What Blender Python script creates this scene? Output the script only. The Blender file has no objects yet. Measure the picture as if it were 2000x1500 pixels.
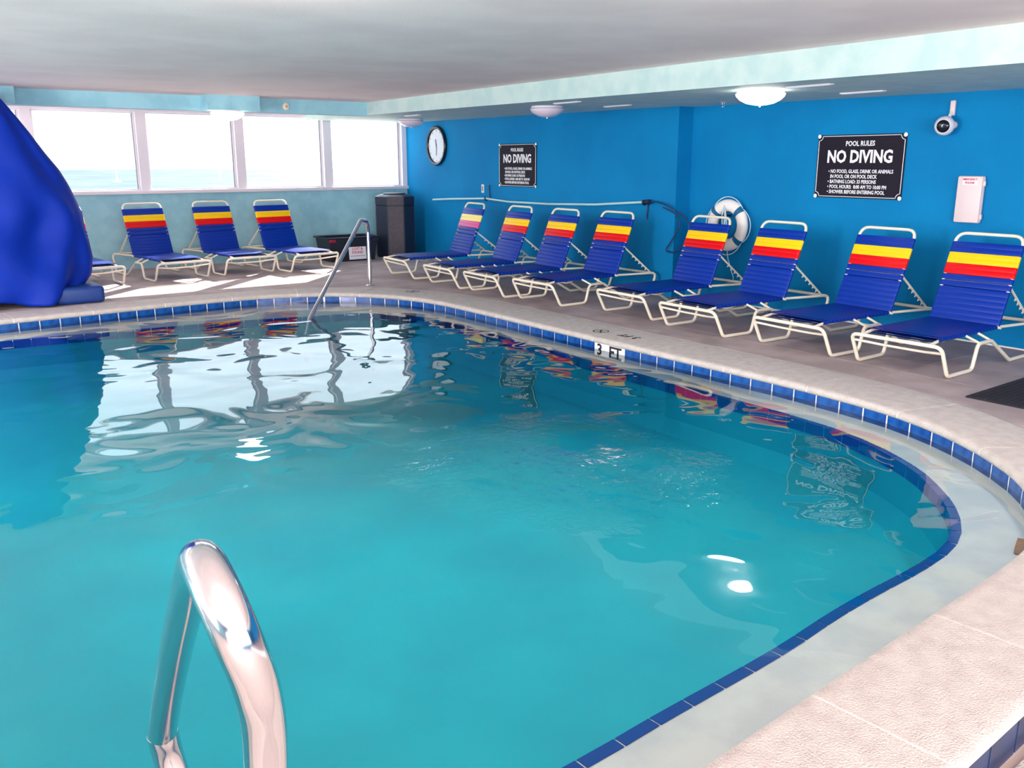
import bpy, bmesh, math, random
from mathutils import Vector, Matrix, noise
random.seed(7)
R = math.radians
scene = bpy.context.scene
C = scene.collection

# ------------------------------------------------------------------ camera
# room axes: +X towards the blue wall, +Y towards the sea windows, z = 0 deck
F_PX = 1745.0
PITCH = R(14.0); YAW = R(35.5); EYE = 1.5
cd = bpy.data.cameras.new('camera'); cam = bpy.data.objects.new('camera', cd); C.objects.link(cam)
cam.location = (0, 0, EYE)
cam.rotation_euler = (R(90) - PITCH, 0, -YAW)
cd.sensor_fit = 'HORIZONTAL'; cd.sensor_width = 36.0; cd.lens = F_PX / 2000 * 36.0
cd.clip_start = 0.05; cd.clip_end = 5000
scene.camera = cam

# ------------------------------------------------------------------ world, sun, fill lights
world = bpy.data.worlds.new('sky'); scene.world = world; world.use_nodes = True
bg = world.node_tree.nodes['Background']
bg.inputs[0].default_value = (0.78, 0.90, 1.0, 1); bg.inputs[1].default_value = 3.3
sd = bpy.data.lights.new('sun', 'SUN'); sun = bpy.data.objects.new('sun', sd); C.objects.link(sun)
sd.energy = 18.0; sd.angle = R(0.53); sd.color = (1.0, 0.95, 0.88)
sun.rotation_euler = Vector((-1.0, -1.0, -0.72)).to_track_quat('-Z', 'Y').to_euler()

def area(name, loc, direction, sx, sy, power, col):
    l = bpy.data.lights.new(name, 'AREA'); l.shape = 'RECTANGLE'; l.size = sx; l.size_y = sy
    l.energy = power; l.color = col
    o = bpy.data.objects.new(name, l); C.objects.link(o); o.location = loc
    o.rotation_euler = Vector(direction).to_track_quat('-Z', 'Z').to_euler()
    return o
# added fill lights in unseen wall openings, behind and left of the camera
area('fill_light_back', (0.5, -3.85, 1.25), (0.30, 1, 0.85), 8.0, 1.7, 640, (1.0, 0.93, 0.89))
area('fill_light_left', (-5.3, 5.5, 1.3), (1, 0.12, 1.0), 12.0, 1.6, 1750, (1.0, 0.91, 0.86))

# added fill lights under the ceiling, out of view, to brighten pool and walls
for lx, ly, pw, dx, dy in ((-3.5, 9.6, 62, 0.9, 0.55), (-0.9, 8.6, 42, 0.8, 0.5), (-0.3, 6.3, 26, 0.7, 0.35), (1.5, 3.9, 56, 0.55, 0.6), (3.1, 2.6, 22, 0.55, 0.7),
                   (4.7, 1.5, 20, 0.4, 0.6), (2.0, -1.6, 6, 0, 0), (-0.4, -2.4, 6, 0, 0)):
    area('ceiling_fill', (lx, ly, 2.215), (dx, dy, -1.35), 0.6, 0.25, pw, (1.0, 0.93, 0.89))
# the photographer's flash, bounced off the ceiling
area('bounce_flash', (0.1, -0.5, 1.55), (0.42, 0.60, 0.62), 0.35, 0.35, 22, (1.0, 0.97, 0.95))

scene.view_settings.view_transform = 'Standard'
scene.view_settings.look = 'None'
scene.view_settings.exposure = 0.15
scene.view_settings.gamma = 1.0
scene.view_settings.use_curve_mapping = False
scene.cycles.max_bounces = 8
scene.cycles.diffuse_bounces = 4
scene.cycles.glossy_bounces = 4
scene.cycles.transparent_max_bounces = 12
scene.cycles.sample_clamp_indirect = 6.0
scene.cycles.caustics_reflective = True
scene.cycles.caustics_refractive = False
scene.cycles.use_denoising = True

# ------------------------------------------------------------------ materials
def srgb(r, g, b):
    f = lambda v: (v / 255 / 12.92) if v / 255 <= 0.04045 else ((v / 255 + 0.055) / 1.055) ** 2.4
    return (f(r), f(g), f(b), 1)

def mat(name, col, rough=0.6, metal=0.0, spec=0.5, emis=None, estr=0.0, var=None, vscale=3.0, detail=4,
        bump=0.0, bscale=60.0, stretch=(1, 1, 1), lo=0.4, hi=0.6, coat=0.0):
    m = bpy.data.materials.new(name); m.use_nodes = True
    nt = m.node_tree; N = nt.nodes; L = nt.links
    p = N['Principled BSDF']
    p.inputs['Base Color'].default_value = col
    p.inputs['Roughness'].default_value = rough
    p.inputs['Metallic'].default_value = metal
    p.inputs['Specular IOR Level'].default_value = spec
    p.inputs['Coat Weight'].default_value = coat
    if emis:
        p.inputs['Emission Color'].default_value = emis; p.inputs['Emission Strength'].default_value = estr
    if var or bump:
        tc = N.new('ShaderNodeTexCoord')
        mp = N.new('ShaderNodeMapping'); mp.inputs['Scale'].default_value = stretch
        L.new(tc.outputs['Object'], mp.inputs['Vector'])
    if var:
        nz = N.new('ShaderNodeTexNoise'); nz.inputs['Scale'].default_value = vscale; nz.inputs['Detail'].default_value = detail
        L.new(mp.outputs[0], nz.inputs['Vector'])
        cr = N.new('ShaderNodeValToRGB'); cr.color_ramp.elements[0].position = lo; cr.color_ramp.elements[1].position = hi
        cr.color_ramp.elements[0].color = var; cr.color_ramp.elements[1].color = col
        L.new(nz.outputs[0], cr.inputs[0]); L.new(cr.outputs[0], p.inputs['Base Color'])
    if bump:
        nb = N.new('ShaderNodeTexNoise'); nb.inputs['Scale'].default_value = bscale; nb.inputs['Detail'].default_value = 3
        L.new(mp.outputs[0], nb.inputs['Vector'])
        b = N.new('ShaderNodeBump'); b.inputs['Strength'].default_value = bump; b.inputs['Distance'].default_value = 0.01
        L.new(nb.outputs[0], b.inputs['Height']); L.new(b.outputs[0], p.inputs['Normal'])
    return m

M = {}
M['blue_wall'] = mat('blue_wall_paint', srgb(0, 126, 184), 0.7, spec=0.15, var=srgb(0, 119, 177), vscale=1.2, bump=0.15, bscale=90)
M['aqua_wall'] = mat('aqua_wall_paint', srgb(152, 202, 216), 0.7, var=srgb(140, 192, 208), vscale=6, bump=0.2, bscale=80)
M['soffit'] = mat('soffit_paint', srgb(188, 208, 206), 0.6, var=srgb(174, 200, 200), vscale=5, bump=0.2, bscale=80)
M['ceiling'] = mat('ceiling_paint', srgb(248, 226, 222), 0.7, var=srgb(240, 217, 214), vscale=1.5, bump=0.1, bscale=60)
M['deck'] = mat('deck_concrete', srgb(182, 165, 164), 0.75, var=srgb(156, 141, 141), vscale=2.2, detail=8, bump=0.3, bscale=120, lo=0.38, hi=0.62)
M['joint'] = mat('deck_joint', srgb(196, 180, 172), 0.8)
M['coping'] = mat('coping_stone', srgb(206, 197, 191), 0.8, var=srgb(193, 184, 179), vscale=14, detail=8, bump=0.9, bscale=150, lo=0.35, hi=0.6)
M['grout'] = mat('grout', srgb(246, 238, 234), 0.8)
M['tile'] = mat('blue_tile', srgb(24, 84, 160), 0.18, var=srgb(10, 62, 132), vscale=14, detail=5)
M['tile_dark'] = mat('navy_tile', srgb(22, 50, 92), 0.25, var=srgb(16, 38, 72), vscale=12)
M['trim_tile'] = mat('trim_tile', srgb(0, 66, 160), 0.25)
M['ledge'] = mat('ledge_plaster', srgb(240, 238, 234), 0.8, var=srgb(226, 226, 226), vscale=5, bump=0.1)
M['basin'] = mat('basin_plaster', srgb(0, 186, 202), 0.8, var=srgb(0, 166, 186), vscale=1.1, detail=3, lo=0.3, hi=0.7)
M['white_paint'] = mat('white_frame_paint', srgb(226, 220, 228), 0.5)
M['frame_seal'] = mat('window_seal', srgb(110, 112, 122), 0.6)
M['cream'] = mat('cream_powder_coat', srgb(236, 224, 204), 0.38, spec=0.5)
M['s_blue'] = mat('blue_vinyl', srgb(0, 47, 150), 0.4, spec=0.22)
M['s_yellow'] = mat('yellow_vinyl', srgb(248, 200, 14), 0.4, spec=0.25)
M['s_red'] = mat('red_vinyl', srgb(216, 4, 18), 0.4, spec=0.25)
M['s_pale'] = mat('faded_yellow_vinyl', srgb(244, 226, 120), 0.4)
M['s_pink'] = mat('faded_pink_vinyl', srgb(206, 70, 140), 0.4)
M['steel'] = mat('stainless_steel', (0.74, 0.71, 0.73, 1), 0.13, metal=1.0)
M['cover'] = mat('blue_vinyl_cover', srgb(0, 44, 158), 0.55, spec=0.18, var=srgb(0, 42, 152), vscale=4, bump=0.6, bscale=5)
M['lift_base'] = mat('navy_lift_base', srgb(8, 52, 122), 0.5)
M['bin_dark'] = mat('dark_can_panel', srgb(30, 38, 58), 0.45)
M['bin_brown'] = mat('brown_can_panel', srgb(74, 66, 76), 0.6, var=srgb(64, 58, 68), vscale=20)
M['tub'] = mat('black_plastic', srgb(30, 34, 48), 0.4)
M['tub_red'] = mat('red_plastic', srgb(150, 24, 54), 0.4)
M['paper'] = mat('white_paper', srgb(232, 230, 236), 0.7)
M['ink_red'] = mat('red_ink', srgb(205, 50, 70), 0.7)
M['ink_black'] = mat('black_ink', srgb(24, 22, 30), 0.7)
M['ink_grey'] = mat('grey_ink', srgb(120, 120, 130), 0.7)
M['sign'] = mat('black_sign_board', srgb(32, 26, 40), 0.6, spec=0.15)
M['sign_white'] = mat('white_sign_print', srgb(238, 236, 240), 0.5)
M['rim'] = mat('black_clock_rim', srgb(14, 18, 34), 0.3)
M['dial'] = mat('clock_dial', srgb(216, 220, 230), 0.5)
M['phone'] = mat('phone_box_enamel', srgb(226, 206, 208), 0.45)
M['ring'] = mat('lifebuoy_foam', srgb(244, 236, 232), 0.5)
M['band'] = mat('lifebuoy_band', srgb(0, 96, 140), 0.5)
M['rope'] = mat('white_rope', srgb(200, 225, 235), 0.7)
M['hose'] = mat('dark_hose', srgb(16, 40, 84), 0.5)
M['pole'] = mat('pale_pole', srgb(176, 216, 222), 0.35)
M['hook'] = mat('dark_hook', srgb(22, 28, 60), 0.5)
M['mat'] = mat('rubber_mat', srgb(34, 30, 40), 0.85, bump=0.8, bscale=150)
M['tan'] = mat('tan_grate', srgb(206, 150, 96), 0.6)
M['cam_black'] = mat('camera_glass', srgb(20, 22, 34), 0.12)
M['globe_on'] = mat('lit_glass_globe', (1, 1, 1, 1), 0.4, emis=(1.0, 0.93, 0.82, 1), estr=12.0)
M['globe_off'] = mat('frosted_glass_globe', srgb(214, 200, 216), 0.3)
M['sprinkler'] = mat('sprinkler_metal', srgb(210, 205, 210), 0.3, metal=0.6)
M['outlet'] = mat('outlet_plate', srgb(214, 216, 220), 0.5)
M['slot'] = mat('vent_slot', srgb(226, 222, 230), 0.5)
M['sea'] = mat('sea_water', (0.115, 0.145, 0.15, 1), 0.7, spec=0.08, var=(0.07, 0.105, 0.12, 1), vscale=0.05, detail=8, stretch=(1, 0.35, 1), lo=0.35, hi=0.65)
M['beach'] = mat('beach_sand', srgb(240, 232, 216), 0.9)
M['sail'] = mat('sail_cloth', srgb(250, 250, 250), 0.7)

def water_material():
    m = bpy.data.materials.new('pool_water'); m.use_nodes = True
    nt = m.node_tree; N = nt.nodes; L = nt.links; N.clear()
    out = N.new('ShaderNodeOutputMaterial'); mix = N.new('ShaderNodeMixShader')
    tr = N.new('ShaderNodeBsdfTransparent'); tr.inputs[0].default_value = (0.90, 0.98, 0.98, 1)
    gl = N.new('ShaderNodeBsdfGlossy'); gl.inputs['Color'].default_value = (1, 1, 1, 1); gl.inputs['Roughness'].default_value = 0.015
    fr = N.new('ShaderNodeFresnel'); fr.inputs['IOR'].default_value = 1.333
    tc = N.new('ShaderNodeTexCoord')
    # long slow swell
    n1 = N.new('ShaderNodeTexNoise'); n1.inputs['Scale'].default_value = 1.35; n1.inputs['Detail'].default_value = 2.0
    n1.inputs['Roughness'].default_value = 0.42; n1.inputs['Distortion'].default_value = 0.5
    L.new(tc.outputs['Object'], n1.inputs['Vector'])
    b1 = N.new('ShaderNodeBump'); b1.inputs['Strength'].default_value = 1.0; b1.inputs['Distance'].default_value = 0.023
    L.new(n1.outputs[0], b1.inputs['Height'])
    # fine chop over the return jets in mid-pool
    n2 = N.new('ShaderNodeTexNoise'); n2.inputs['Scale'].default_value = 17.0; n2.inputs['Detail'].default_value = 3.0
    L.new(tc.outputs['Object'], n2.inputs['Vector'])
    sub = N.new('ShaderNodeVectorMath'); sub.operation = 'DISTANCE'; sub.inputs[1].default_value = (2.95, 3.62, -0.105)
    L.new(tc.outputs['Object'], sub.inputs[0])
    mr = N.new('ShaderNodeMapRange'); mr.interpolation_type = 'SMOOTHSTEP'
    mr.inputs['From Min'].default_value = 0.1; mr.inputs['From Max'].default_value = 1.15
    mr.inputs['To Min'].default_value = 1.0; mr.inputs['To Max'].default_value = 0.0
    L.new(sub.outputs['Value'], mr.inputs['Value'])
    n3 = N.new('ShaderNodeTexNoise'); n3.inputs['Scale'].default_value = 2.2; L.new(tc.outputs['Object'], n3.inputs['Vector'])
    mr3 = N.new('ShaderNodeMapRange'); mr3.inputs['From Min'].default_value = 0.36; mr3.inputs['From Max'].default_value = 0.56
    L.new(n3.outputs[0], mr3.inputs['Value'])
    mul = N.new('ShaderNodeMath'); mul.operation = 'MULTIPLY'
    L.new(mr.outputs[0], mul.inputs[0]); L.new(mr3.outputs[0], mul.inputs[1])
    mul2 = N.new('ShaderNodeMath'); mul2.operation = 'MULTIPLY'
    L.new(mul.outputs[0], mul2.inputs[0]); L.new(n2.outputs[0], mul2.inputs[1])
    b2 = N.new('ShaderNodeBump'); b2.inputs['Strength'].default_value = 1.0; b2.inputs['Distance'].default_value = 0.026
    L.new(mul2.outputs[0], b2.inputs['Height']); L.new(b1.outputs[0], b2.inputs['Normal'])
    L.new(b2.outputs[0], gl.inputs['Normal']); L.new(b2.outputs[0], fr.inputs['Normal'])
    L.new(fr.outputs[0], mix.inputs[0]); L.new(tr.outputs[0], mix.inputs[1]); L.new(gl.outputs[0], mix.inputs[2])
    L.new(mix.outputs[0], out.inputs[0])
    return m
M['water'] = water_material()

def glass_material():
    m = bpy.data.materials.new('window_glass'); m.use_nodes = True
    nt = m.node_tree; N = nt.nodes; L = nt.links; N.clear()
    out = N.new('ShaderNodeOutputMaterial'); mix = N.new('ShaderNodeMixShader')
    tr = N.new('ShaderNodeBsdfTransparent'); tr.inputs[0].default_value = (0.97, 0.98, 0.98, 1)
    gl = N.new('ShaderNodeBsdfGlossy'); gl.inputs['Roughness'].default_value = 0.02
    mix.inputs[0].default_value = 0.05
    L.new(tr.outputs[0], mix.inputs[1]); L.new(gl.outputs[0], mix.inputs[2]); L.new(mix.outputs[0], out.inputs[0])
    return m
M['glass'] = glass_material()

# ------------------------------------------------------------------ helpers
def link(name, me, m=None, parent=None, loc=None, rot=None):
    o = bpy.data.objects.new(name, me); C.objects.link(o)
    if m is not None and me is not None and not me.materials: me.materials.append(m)
    if parent is not None: o.parent = parent
    if loc is not None: o.location = loc
    if rot is not None: o.rotation_euler = rot
    return o

def done(bm, name, m, parent=None, loc=None, rot=None, smooth=False, recalc=True):
    if recalc: bmesh.ops.recalc_face_normals(bm, faces=bm.faces)
    me = bpy.data.meshes.new(name); bm.to_mesh(me); bm.free()
    if smooth:
        for p in me.polygons: p.use_smooth = True
    return link(name, me, m, parent, loc, rot)

def smooth_angle(o, ang=40):
    for p in o.data.polygons: p.use_smooth = True
    try: o.data.set_sharp_from_angle(angle=R(ang))
    except Exception: pass
    return o

def thing(name, label, cat, loc=(0, 0, 0), rotz=0.0, group=None):
    o = bpy.data.objects.new(name, None); C.objects.link(o); o.empty_display_size = 0.1
    o.location = loc; o.rotation_euler = (0, 0, rotz)
    o['label'] = label; o['category'] = cat
    if group: o['group'] = group
    return o

def tag(o, label, cat=None, group=None):
    o['label'] = label
    if cat: o['category'] = cat
    if group: o['group'] = group
    return o

def struct(o, label=None):
    o['kind'] = 'structure'
    if label: o['label'] = label
    return o

def add_box(bm, x0, x1, y0, y1, z0, z1, bevel=0.0, seg=2):
    r = bmesh.ops.create_cube(bm, size=1.0)
    vs = r['verts']
    for v in vs:
        v.co = Vector(((x0 + x1) / 2 + v.co.x * (x1 - x0), (y0 + y1) / 2 + v.co.y * (y1 - y0), (z0 + z1) / 2 + v.co.z * (z1 - z0)))
    if bevel > 0:
        es = list({e for v in vs for e in v.link_edges})
        bmesh.ops.bevel(bm, geom=es, offset=bevel, segments=seg, profile=0.5, affect='EDGES')

def box(name, x0, x1, y0, y1, z0, z1, m, parent=None, bevel=0.0, seg=2):
    bm = bmesh.new(); add_box(bm, x0, x1, y0, y1, z0, z1, bevel, seg)
    o = done(bm, name, m, parent)
    if bevel: smooth_angle(o, 35)
    return o

def add_hex(bm, pts):                                  # 8 corners: bottom 4, top 4
    v = [bm.verts.new(p) for p in pts]
    for f in ((0, 1, 2, 3), (4, 5, 6, 7), (0, 1, 5, 4), (1, 2, 6, 5), (2, 3, 7, 6), (3, 0, 4, 7)):
        bm.faces.new([v[i] for i in f])

def fillet(pts, rad, n=5, closed=False):
    P = [Vector(p) for p in pts]; out = []
    k = len(P)
    for i in range(k):
        if not closed and i in (0, k - 1): out.append(P[i]); continue
        a, b, c = P[i - 1], P[i], P[(i + 1) % k]
        u = (a - b); w = (c - b); lu, lw = u.length, w.length
        u.normalize(); w.normalize()
        ang = u.angle(w)
        if ang > R(176): out.append(b); continue
        t = min(rad / math.tan(ang / 2), lu * 0.48, lw * 0.48)
        p0 = b + u * t; p1 = b + w * t
        for j in range(n + 1):
            s = j / n
            out.append(p0 * (1 - s) ** 2 + b * 2 * s * (1 - s) + p1 * s * s)
    return out

def add_tube(bm, pts, r, sides=8, closed=False, cap=True, flat=1.0):
    P = [Vector(p) for p in pts]; n = len(P)
    T = []
    for i in range(n):
        if closed: t = P[(i + 1) % n] - P[i - 1]
        else: t = P[min(i + 1, n - 1)] - P[max(i - 1, 0)]
        T.append(t.normalized())
    up = Vector((0, 0, 1)) if abs(T[0].z) < 0.9 else Vector((1, 0, 0))
    nrm = (up - T[0] * up.dot(T[0])).normalized()
    rings = []
    for i in range(n):
        nrm = (nrm - T[i] * nrm.dot(T[i])).normalized()
        bi = T[i].cross(nrm)
        rr = r[i] if isinstance(r, (list, tuple)) else r
        rings.append([bm.verts.new(P[i] + nrm * math.cos(2 * math.pi * k / sides) * rr * flat + bi * math.sin(2 * math.pi * k / sides) * rr) for k in range(sides)])
    for i in range(n if closed else n - 1):
        a, b = rings[i], rings[(i + 1) % n]
        for k in range(sides):
            bm.faces.new((a[k], a[(k + 1) % sides], b[(k + 1) % sides], b[k]))
    if cap and not closed:
        bm.faces.new(rings[0]); bm.faces.new(rings[-1][::-1])

def tube(name, pts, r, m, parent=None, rad=0.0, sides=8, closed=False, n=5):
    bm = bmesh.new()
    P = fillet(pts, rad, n, closed) if rad else pts
    add_tube(bm, P, r, sides, closed)
    return smooth_angle(done(bm, name, m, parent), 50)

def add_lathe(bm, prof, seg=24, mtx=Matrix()):
    rings = []
    for (r, z) in prof:
        if r < 1e-6: rings.append([bm.verts.new(mtx @ Vector((0, 0, z)))])
        else: rings.append([bm.verts.new(mtx @ Vector((r * math.cos(2 * math.pi * k / seg), r * math.sin(2 * math.pi * k / seg), z))) for k in range(seg)])
    for a, b in zip(rings, rings[1:]):
        for k in range(seg):
            k2 = (k + 1) % seg
            if len(a) == 1 and len(b) == 1: continue
            if len(a) == 1: bm.faces.new((a[0], b[k2], b[k]))
            elif len(b) == 1: bm.faces.new((a[k], a[k2], b[0]))
            else: bm.faces.new((a[k], a[k2], b[k2], b[k]))

def lathe(name, prof, m, parent=None, seg=24, mtx=Matrix()):
    bm = bmesh.new(); add_lathe(bm, prof, seg, mtx)
    return smooth_angle(done(bm, name, m, parent), 50)

def text_mesh(name, body, size, m, parent, mtx, bold=0.0, align='CENTER', extrude=0.0008, sx=1.0):
    cu = bpy.data.curves.new(name, 'FONT'); cu.body = body; cu.size = size; cu.align_x = align; cu.align_y = 'CENTER'
    cu.offset = bold; cu.extrude = extrude; cu.resolution_u = 2
    t = bpy.data.objects.new(name, cu); C.objects.link(t)
    bpy.context.view_layer.update()
    dg = bpy.context.evaluated_depsgraph_get()
    me = bpy.data.meshes.new_from_object(t.evaluated_get(dg))
    bpy.data.objects.remove(t)
    me.transform(mtx @ Matrix.Diagonal((sx, 1, 1, 1)))
    me.materials.clear(); me.materials.append(m); me.name = name
    return link(name, me, None, parent)

def copy_tree(o, parent=None):
    c = o.copy(); C.objects.link(c)
    if parent is not None: c.parent = parent
    for ch in [x for x in kids.get(o.name, [])]:
        copy_tree(ch, c)
    return c
kids = {}
def index_kids():
    kids.clear()
    for o in bpy.data.objects:
        if o.parent: kids.setdefault(o.parent.name, []).append(o)

# ------------------------------------------------------------------ pool outline
def catmull(pts, per=8):
    n = len(pts); out = []
    for i in range(n):
        p0, p1, p2, p3 = [Vector((*pts[(i + k) % n], 0)) for k in (-1, 0, 1, 2)]
        for j in range(per):
            t = j / per
            out.append(0.5 * ((2 * p1) + (p2 - p0) * t + (2 * p0 - 5 * p1 + 4 * p2 - p3) * t * t + (3 * p1 - p0 - 3 * p2 + p3) * t ** 3))
    return out

class Loop:
    def __init__(s, pts):
        s.P = catmull(pts); n = len(s.P)
        s.S = [0.0]
        for i in range(n): s.S.append(s.S[-1] + (s.P[(i + 1) % n] - s.P[i]).length)
        s.len = s.S[-1]
    def at(s, d):
        d %= s.len
        lo, hi = 0, len(s.P)
        while hi - lo > 1:
            m = (lo + hi) // 2
            if s.S[m] <= d: lo = m
            else: hi = m
        a, b = s.P[lo], s.P[(lo + 1) % len(s.P)]
        return a.lerp(b, (d - s.S[lo]) / max(1e-9, s.S[lo + 1] - s.S[lo]))
    def out(s, d):                                     # outward normal (loop runs clockwise)
        t = (s.at(d + 0.05) - s.at(d - 0.05)).normalized()
        return Vector((-t.y, t.x, 0))
    def near(s, p):
        p = Vector((*p, 0)); return min(range(4000), key=lambda i: (s.at(i / 4000 * s.len) - p).length_squared) / 4000 * s.len

WALL = Loop([(-1.5, 9.72), (0, 9.83), (0.93, 9.9), (1.8, 9.98), (2.45, 10.04), (3.11, 10.07), (3.7, 10.02), (4.25, 9.82), (4.63, 9.48),
             (4.90, 9.03), (5.04, 8.5), (5.08, 7.8), (5.09, 6.5), (5.10, 5.5), (5.125, 4.3), (5.13, 3.8), (5.09, 3.2), (5.01, 2.84),
             (4.88, 2.52), (4.70, 2.22), (4.45, 1.93), (4.1, 1.68), (3.75, 1.53), (3.35, 1.465), (2.78, 1.42), (2.05, 1.365), (1.54, 1.325),
             (0.5, 1.25), (-1, 1.2), (-2.5, 1.3), (-3.5, 1.8), (-4, 2.8), (-4.1, 5), (-4, 7.5), (-3.6, 8.8), (-2.8, 9.45)])
LEDGE = Loop([(-1.5, 9.4), (0, 9.6), (0.88, 9.66), (1.55, 9.62), (2.25, 9.55), (3.03, 9.47), (3.8, 9.3), (4.4, 9.13), (4.74, 8.8), (4.86, 8.3), (4.9, 7.7),
              (4.907, 5.67), (4.906, 4.74), (4.904, 3.82), (4.895, 3.58), (4.86, 3.25), (4.75, 2.89), (4.57, 2.55), (4.35, 2.29), (4.186, 2.14),
              (4.02, 2.026), (3.85, 1.942), (3.66, 1.89), (3.4, 1.86), (3.08, 1.845), (2.78, 1.822), (2.37, 1.776), (1.8, 1.741), (1.4, 1.713),
              (0, 1.64), (-1.5, 1.7), (-2.9, 2.1), (-3.45, 3), (-3.6, 5), (-3.5, 7.5), (-3.0, 8.7)])
def cope_w(p):                                         # coping width: wider by the blue wall than beside the camera
    t = max(0.0, min(1.0, (p.y - 1.6) / 1.6)); w = 0.41 + 0.11 * t
    if p.y > 9: w = 0.52 - 0.07 * min(1, p.y - 9)
    return w
WATER_Z = -0.105; LEDGE_Z = -0.18; DEEP_Z = -0.55; LOW_Z = -0.22
NS = 260

# ------------------------------------------------------------------ structure: floor slabs around the pool
def outer_pt(d):
    p = WALL.at(d); return p + WALL.out(d) * cope_w(p)
XB = [-5.4, -3.0, -0.5, 2.1, 3.35, 6.04, 7.7]
YB = [-4.0, -1.4, 1.15, 3.55, 5.95, 8.35, 10.75, 12.2, 13.75]
floor = bpy.data.objects.new('floor', None); C.objects.link(floor); struct(floor, 'grey-mauve concrete pool deck slabs with pale joints')
ring = [outer_pt(i / NS * WALL.len) for i in range(NS)]
def ring_bm():
    bm = bmesh.new()
    vi = [bm.verts.new((p.x, p.y, 0)) for p in ring]
    vo = [bm.verts.new(p) for p in ((-5.45, -4, 0), (7.75, -4, 0), (7.75, 13.8, 0), (-5.45, 13.8, 0))]
    es = [bm.edges.new((vi[i], vi[(i + 1) % NS])) for i in range(NS)] + [bm.edges.new((vo[i], vo[(i + 1) % 4])) for i in range(4)]
    bmesh.ops.triangle_fill(bm, use_beauty=True, edges=es)
    return bm
base_ring = ring_bm()
G = 0.004
for i in range(len(XB) - 1):
    for j in range(len(YB) - 1):
        bm = base_ring.copy()
        for co, no in (((XB[i] + G, 0, 0), (-1, 0, 0)), ((XB[i + 1] - G, 0, 0), (1, 0, 0)), ((0, YB[j] + G, 0), (0, -1, 0)), ((0, YB[j + 1] - G, 0), (0, 1, 0))):
            bmesh.ops.bisect_plane(bm, geom=bm.verts[:] + bm.edges[:] + bm.faces[:], plane_co=co, plane_no=no, clear_outer=True)
        if not bm.faces: bm.free(); continue
        low = XB[i + 1] <= 3.4 and YB[j + 1] <= 1.2
        bmesh.ops.dissolve_limit(bm, angle_limit=R(1), verts=bm.verts[:], edges=bm.edges[:])
        g = bmesh.ops.extrude_face_region(bm, geom=bm.faces[:])
        z = LOW_Z if low else 0.0
        for v in bm.verts: v.co.z = z
        for v in [e for e in g['geom'] if isinstance(e, bmesh.types.BMVert)]: v.co.z = z - 0.04
        done(bm, 'lower_slab' if low else 'deck_slab', M['coping'] if low else M['deck'], floor)
base_ring.free()
# mortar bed that shows in the joints
bm = ring_bm()
for v in bm.verts: v.co.z = -0.003
low_faces = [f for f in bm.faces]
g = bmesh.ops.extrude_face_region(bm, geom=bm.faces[:])
for v in [e for e in g['geom'] if isinstance(e, bmesh.types.BMVert)]: v.co.z = -0.05
bmesh.ops.bisect_plane(bm, geom=bm.verts[:] + bm.edges[:] + bm.faces[:], plane_co=(0, 1.15, 0), plane_no=(0, -1, 0), clear_outer=True)
done(bm, 'joint_mortar', M['joint'], floor)
bm = bmesh.new(); add_box(bm, 3.35, 7.75, -4, 1.15, -0.05, -0.003)
done(bm, 'joint_mortar', M['joint'], floor)
box('floor_edge', 3.33, 3.352, -4, 1.3, LOW_Z - 0.03, -0.004, M['grout'], floor)
box('low_bed', -5.45, 3.35, -4, 1.3, LOW_Z - 0.09, LOW_Z - 0.01, M['joint'], floor)

# ------------------------------------------------------------------ swimming pool
pool = bpy.data.objects.new('swimming_pool', None); C.objects.link(pool)
struct(pool, 'indoor swimming pool with turquoise water and blue waterline tiles')
def ring_strip(bm, fa, fb, n=NS):
    a = [bm.verts.new(fa(i)) for i in range(n)]; b = [bm.verts.new(fb(i)) for i in range(n)]
    for i in range(n): bm.faces.new((a[i], a[(i + 1) % n], b[(i + 1) % n], b[i]))
# plaster wall behind the tiles and down to the ledge
bm = bmesh.new()
wp = [WALL.at(i / NS * WALL.len) for i in range(NS)]; wo = [WALL.out(i / NS * WALL.len) for i in range(NS)]
ring_strip(bm, lambda i: wp[i] + wo[i] * 0.003 + Vector((0, 0, -0.03)), lambda i: wp[i] + wo[i] * 0.003 + Vector((0, 0, LEDGE_Z)))
done(bm, 'grout_wall', M['grout'], pool, smooth=True, recalc=False)
# ledge shelf (filled between the two outlines)
lp = [LEDGE.at(i / NS * LEDGE.len) for i in range(NS)]; lo_ = [LEDGE.out(i / NS * LEDGE.len) for i in range(NS)]
bm = bmesh.new()
va = [bm.verts.new(wp[i] + wo[i] * 0.004 + Vector((0, 0, LEDGE_Z))) for i in range(NS)]
vb = [bm.verts.new(lp[i] + lo_[i] * 0.004 + Vector((0, 0, LEDGE_Z))) for i in range(NS)]
es = [bm.edges.new((va[i], va[(i + 1) % NS])) for i in range(NS)] + [bm.edges.new((vb[i], vb[(i + 1) % NS])) for i in range(NS)]
bmesh.ops.triangle_fill(bm, use_beauty=True, edges=es)
done(bm, 'shallow_ledge', M['ledge'], pool)
# basin
bm = bmesh.new()
ring_strip(bm, lambda i: lp[i] + lo_[i] * 0.006 + Vector((0, 0, LEDGE_Z - 0.002)), lambda i: lp[i] + Vector((0, 0, DEEP_Z + 0.1)))
vb = [bm.verts.new(lp[i] - lo_[i] * 0.1 + Vector((0, 0, DEEP_Z))) for i in range(NS)]
bm.verts.ensure_lookup_table()
low = bm.verts[NS:2 * NS]
for i in range(NS): bm.faces.new((low[i], low[(i + 1) % NS], vb[(i + 1) % NS], vb[i]))
bm.faces.new(vb)
done(bm, 'basin', M['basin'], pool, smooth=False)
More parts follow.
